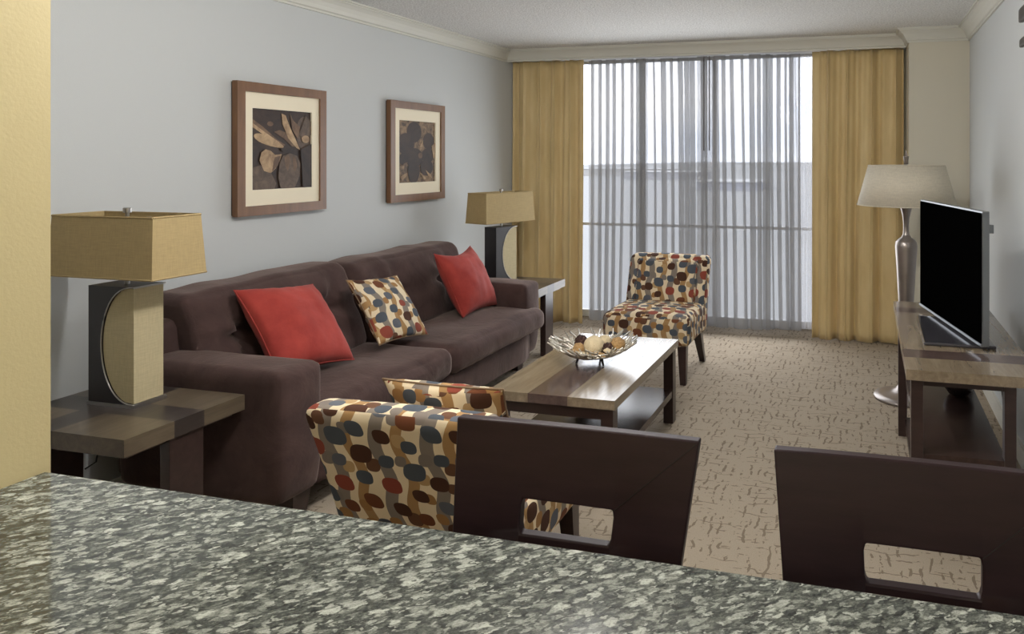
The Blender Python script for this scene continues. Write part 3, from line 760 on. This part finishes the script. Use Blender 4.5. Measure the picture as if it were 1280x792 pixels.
# ------------------------------------------------------------------ pictures
def picture(label, yc, zc, W, H, mw, mh, shapes, bgi, group='framed sepia plant prints'):
    t = thing('framed_picture', label, 'picture', (XL, yc, zc), 0, group)
    F = .05; x1 = .045
    bm = BM()
    for (y0, y1, z0, z1) in ((-W / 2, W / 2, H / 2 - F, H / 2), (-W / 2, W / 2, -H / 2, -H / 2 + F), (-W / 2, -W / 2 + F, -H / 2 + F, H / 2 - F), (W / 2 - F, W / 2, -H / 2 + F, H / 2 - F)):
        bx(bm, .012, x1, y0, y1, z0, z1)
    obj('frame', bm, FRAMEW, t)
    obj('backing', bx(BM(), .001, .014, -W / 2 + .006, W / 2 - .006, -H / 2 + .006, H / 2 - .006), FRAMED, t)
    # mat with an opening
    bm = BM(); iw, ih = mw / 2, mh / 2; ow, oh = W / 2 - F, H / 2 - F
    for (y0, y1, z0, z1) in ((-ow, ow, ih, oh), (-ow, ow, -oh, -ih), (-ow, -iw, -ih, ih), (iw, ow, -ih, ih)): bx(bm, .022, .034, y0, y1, z0, z1)
    obj('mat_board', bm, MATB, t)
    bm = BM(); bx(bm, .016, .024, -iw - .005, iw + .005, -ih - .005, ih + .005, bgi)
    for q, (mi, pts) in enumerate(shapes):
        x = .0245 + .0004 * q; vs = [bm.verts.new((x, -iw + max(0, min(1, p)) * mw, ih - max(0, min(1, r_)) * mh)) for p, r_ in pts]
        try: bm.faces.new(vs).material_index = mi
        except ValueError: pass
    obj('print', bm, SEP, t, fixn=False)
    return t
def ell(cx, cy, rx, ry, rot=0, n=22, taper=0):
    r_ = []
    for i in range(n):
        a = 2 * PI * i / n; x = rx * math.cos(a); y = ry * math.sin(a) * (1 - taper * math.cos(a)); r_.append((cx + x * math.cos(rot) - y * math.sin(rot), cy + x * math.sin(rot) + y * math.cos(rot)))
    return r_
s1 = [(3, ell(.88, .28, .14, .22)), (1, ell(.30, .18, .05, .03)), (1, [(0, .12), (.18, .22), (.42, .38), (.55, .44), (.50, .47), (.3, .36), (.06, .25), (0, .24)]), (2, [(0, .17), (.2, .28), (.45, .41), (.4, .42), (.15, .3), (0, .22)]),
      (2, ell(.28, .40, .25, .055, .28, 22, .3)), (1, [(.36, .28), (.45, .25), (.55, .28), (.62, .38), (.72, .46), (.66, .46), (.52, .36)]), (2, [(.48, .04), (.55, .06), (.62, .2), (.72, .36), (.80, .50), (.74, .48), (.6, .36), (.5, .18)]),
      (1, [(.62, .02), (.68, .12), (.80, .20), (.76, .36), (.66, .24)]), (3, [(.9, .05), (1, .12), (1, .30), (.84, .34), (.78, .3)]), (2, ell(.90, .36, .07, .05)),
      (3, [(0, .73), (.14, .70), (.3, .79), (.39, .93), (.36, 1), (.02, 1)]),
      (2, [(.12, .64), (.15, .54), (.22, .50), (.30, .52), (.37, .57), (.48, .56), (.45, .64), (.38, .74), (.30, .80), (.19, .77)]), (1, [(.36, .60), (.46, .58), (.42, .70), (.32, .78), (.34, .68)]),
      (3, [(.50, .58), (.62, .55), (.74, .58), (.80, .68), (.79, .84), (.70, 1), (.46, 1), (.42, .86), (.44, .68)]), (1, [(.52, .60), (.60, .57), (.62, .66), (.58, .78), (.54, .72)]), (1, [(.66, .58), (.72, .61), (.74, .72), (.69, .80), (.67, .68)]),
      (0, ell(.55, .5, .09, .03)), (0, [(.8, .5), (1, .42), (1, 1), (.84, 1), (.82, .7)])]
s2 = [(0, ell(.42, .18, .20, .17)), (0, ell(.82, .32, .16, .14)), (0, ell(.20, .38, .22, .18)), (0, ell(.80, .56, .18, .12)), (0, ell(.42, .60, .24, .16)), (0, ell(.40, .82, .16, .20)), (0, ell(.76, .76, .18, .14)), (0, ell(.14, .62, .13, .1)),
      (1, ell(.58, .56, .06, .05)), (2, [(.56, .42), (.66, .30), (.62, .42)]), (2, [(.9, .4), (1, .34), (1, .6), (.95, .62)]), (2, [(.55, .84), (.62, .86), (.74, .95), (.68, .96)]), (2, [(.72, .80), (.86, .88), (.92, .95), (.8, .9)]), (2, [(.05, .9), (.2, .84), (.22, .88), (.08, .97)]), (1, ell(.16, .70, .08, .015, -.3))]
picture('framed sepia print of pale leaves and a pod, above the near half of the sofa', 3.352, 1.515, .635, .69, .425, .425 + .0, s1, 0)
picture('framed sepia print of dark round leaves, above the far half of the sofa', 4.605, 1.512, .655, .69, .44, .43, s2, 4)

# ------------------------------------------------------------------ media console
mc = thing('media_console', 'dark wood media console with tan banded top along the right wall', 'console', (0, 0, 0))
CX0, CX1, CY0, CY1, CZ = .145, .62, 2.92, 4.29, .675
bm = BM(); ys = [CY0, 3.10, 3.23, 3.99, 4.12, CY1]
xs = [CX0, .33, .42, CX1]
for j in range(5):
    for i in range(3): bx(bm, xs[i], xs[i + 1], ys[j], ys[j + 1], CZ - .04, CZ, 1 if (j in (1, 3) ) else 0)
def rag(bm):
    return bm
obj('tabletop', bm, [TANTOP, DARKTOP], mc)
for y in (CY0 + .02, CY1 - .20):
    obj('leg', bx(BM(), CX0 + .018, CX0 + .062, y, y + .05, 0, CZ - .04), ESP, mc, bevel=.002)
    obj('leg', bx(BM(), CX1 - .13, CX1 - .09, y, y + .05, 0, CZ - .04), ESP, mc, bevel=.002)
bm = BM(); bx(bm, CX0 + .055, CX1 - .12, CY0 + .03, CY0 + .05, CZ - .065, CZ - .04); bx(bm, CX0 + .03, CX0 + .05, CY0 + .05, CY1 - .05, CZ - .065, CZ - .04); obj('apron', bm, ESP, mc)
obj('shelf', bx(BM(), CX0 + .05, CX1 - .12, CY0 + .025, CY1 - .15, .30, .355), ESPY, mc)
obj('lower_shelf', bx(BM(), CX0 + .05, CX1 - .12, CY0 + .06, CY1 - .16, .06, .09), ESPY, mc)

# television
tv = thing('television', 'black flat screen television standing on the media console', 'television', (.335, 3.625, CZ))
bm = BM(); pts = [(-.10, -.317), (.185, -.317), (.185, .24), (-.095, .24)]
prism(bm, pts, 2, 0, .014); obj('stand_base', bm, TVBASE, tv, bevel=.005)
a0 = Vector((.272, 4.09)); a1 = Vector((.455, 3.24)); dv = (a1 - a0); L = dv.length; ang = math.atan2(dv.y, dv.x)
mid = (a0 + a1) / 2 - Vector((.335, 3.625))
def tvp(bm_, n0, n1, s0, s1, z0, z1):
    bx(bm_, s0, s1, n0, n1, z0, z1)
M_ = Matrix.Translation((mid.x, mid.y, 0)) @ Matrix.Rotation(ang, 4, 'Z')
def tvpart(name, mat, *b_, bev=0, par=None):
    bm = BM(); tvp(bm, *b_); bmesh.ops.transform(bm, matrix=M_, verts=bm.verts); return obj(name, bm, mat, par or tv, bevel=bev)
# local: x along screen from far to near, y normal; room side (-x world) is local -y
h0, h1 = .024, .576
casing = tvpart('casing', TVSIDE, .002, .030, -L / 2, L / 2, h0, h1, bev=.003)
tvpart('screen', SCREEN, -.002, .003, -L / 2 + .008, L / 2 - .010, h0 + .012, h1 - .008)
tvpart('bezel', TVSIDE, -.004, .004, -L / 2, L / 2, h0, h0 + .011, par=casing)
tvpart('rear_housing', BLACK, .028, .06, -.25, .25, h0 + .05, h1 - .18, bev=.01)
tvpart('stand_neck', BLACK, .031, .065, -.08, .08, .012, .12)
tvpart('rear_clip', TVSIDE, .028, .048, L / 2 - .03, L / 2 - .004, h1 - .09, h1 - .055)

# things behind / under the console
o = thing('dark_bowl', 'dark round bowl with a bright highlight on the console shelf', 'bowl', (.42, 3.72, .3555))
obj('bowl_body', lathe(BM(), [(.02, .0), (.045, .006), (.066, .035), (.07, .06), (.06, .085), (.052, .09), (.05, .085), (.058, .06), (.04, .02), (.001, .015)], 28), plain('dark_glaze', srgb(40, 34, 34), .12), o, smooth=True)
pl = thing('wall_outlet', 'white wall outlet with plugged cords behind the console', 'outlet', (XR, 4.05, .33))
obj('plate', bx(BM(), -.008, 0, -.04, .04, -.06, .06), WHITEP, pl, bevel=.002)
for k, (y, lb) in enumerate(((4.035, 'black cord plugged into the wall outlet, nearer the camera'), (4.07, 'black cord plugged into the wall outlet, farther from the camera'))):
    tag(obj('power_cord', tube(BM(), [(XR - .012, y, .335), (XR - .04, y, .335), (XR - .06, y, .30), (XR - .05, y - .01, .22), (XR - .045, y, .12), (XR - .05, y, .01)], [.009, .009, .004, .004, .004, .004], 8), BLACK, smooth=True), lb, 'cord', 'cords at the outlet')

# ------------------------------------------------------------------ floor lamp
fl = thing('floor_lamp', 'pewter floor lamp with ivory tapered shade by the right drape', 'lamp', (.235, 4.75, 0))
obj('base', lathe(BM(), [(.19, 0), (.195, .008), (.19, .018), (.15, .03), (.10, .04), (.06, .06), (.035, .10), (.026, .14)], 48), LAMPMETAL, fl, smooth=True)
obj('column', lathe(BM(), [(.026, .13), (.026, .20), (.030, .30), (.036, .42), (.046, .60), (.056, .78), (.064, .90), (.066, .93), (.062, .955), (.048, .972), (.030, .984), (.021, 1.0), (.018, 1.02), (.017, 1.06), (.020, 1.10), (.028, 1.14), (.038, 1.175), (.040, 1.185)], 40), LAMPMETAL, fl, smooth=True)
obj('stem', lathe(BM(), [(.008, 1.18), (.008, 1.44)], 14), SILVER, fl)
bm = BM(); lathe(bm, [(.292, 1.180), (.225, 1.425)], 56, cap=False); sh = obj('lamp_shade', bm, IVORY, fl, smooth=True); m = sh.modifiers.new('t', 'SOLIDIFY'); m.thickness = .003
bm = BM()
for r_, z in ((.292, 1.182), (.225, 1.423)): tube(bm, [(r_ * math.cos(2 * PI * i / 56), r_ * math.sin(2 * PI * i / 56), z) for i in range(57)], .003, 6)
obj('shade_trim', bm, IVORY, sh, smooth=True)
bm = BM()
for i in range(3): tube(bm, [(0, 0, 1.415), (.222 * math.cos(2.1 * i), .222 * math.sin(2.1 * i), 1.42)], .003, 6)
obj('harp', bm, SILVER, fl)
obj('finial', lathe(BM(), [(.012, 1.43), (.014, 1.45), (.017, 1.475), (.018, 1.478), (.008, 1.48), (.004, 1.50), (.002, 1.515)], 16), LAMPMETAL, fl, smooth=True)

# sliver of a dark hanging ornament on the right wall
orn = thing('wall_ornament', 'dark brown wooden ornament on the right wall at the photo edge', 'wall decor', (XR, 3.60, 2.06))
for z0, z1 in ((.045, .115), (-.075, -.03)):
    bm = BM(); softbox(bm, -.03, -.001, -.22, .222 if z0 > 0 else .205, z0, z1, .012, (0, 0, 0), 6); obj('slat', bm, FRAMED, orn, smooth=True)
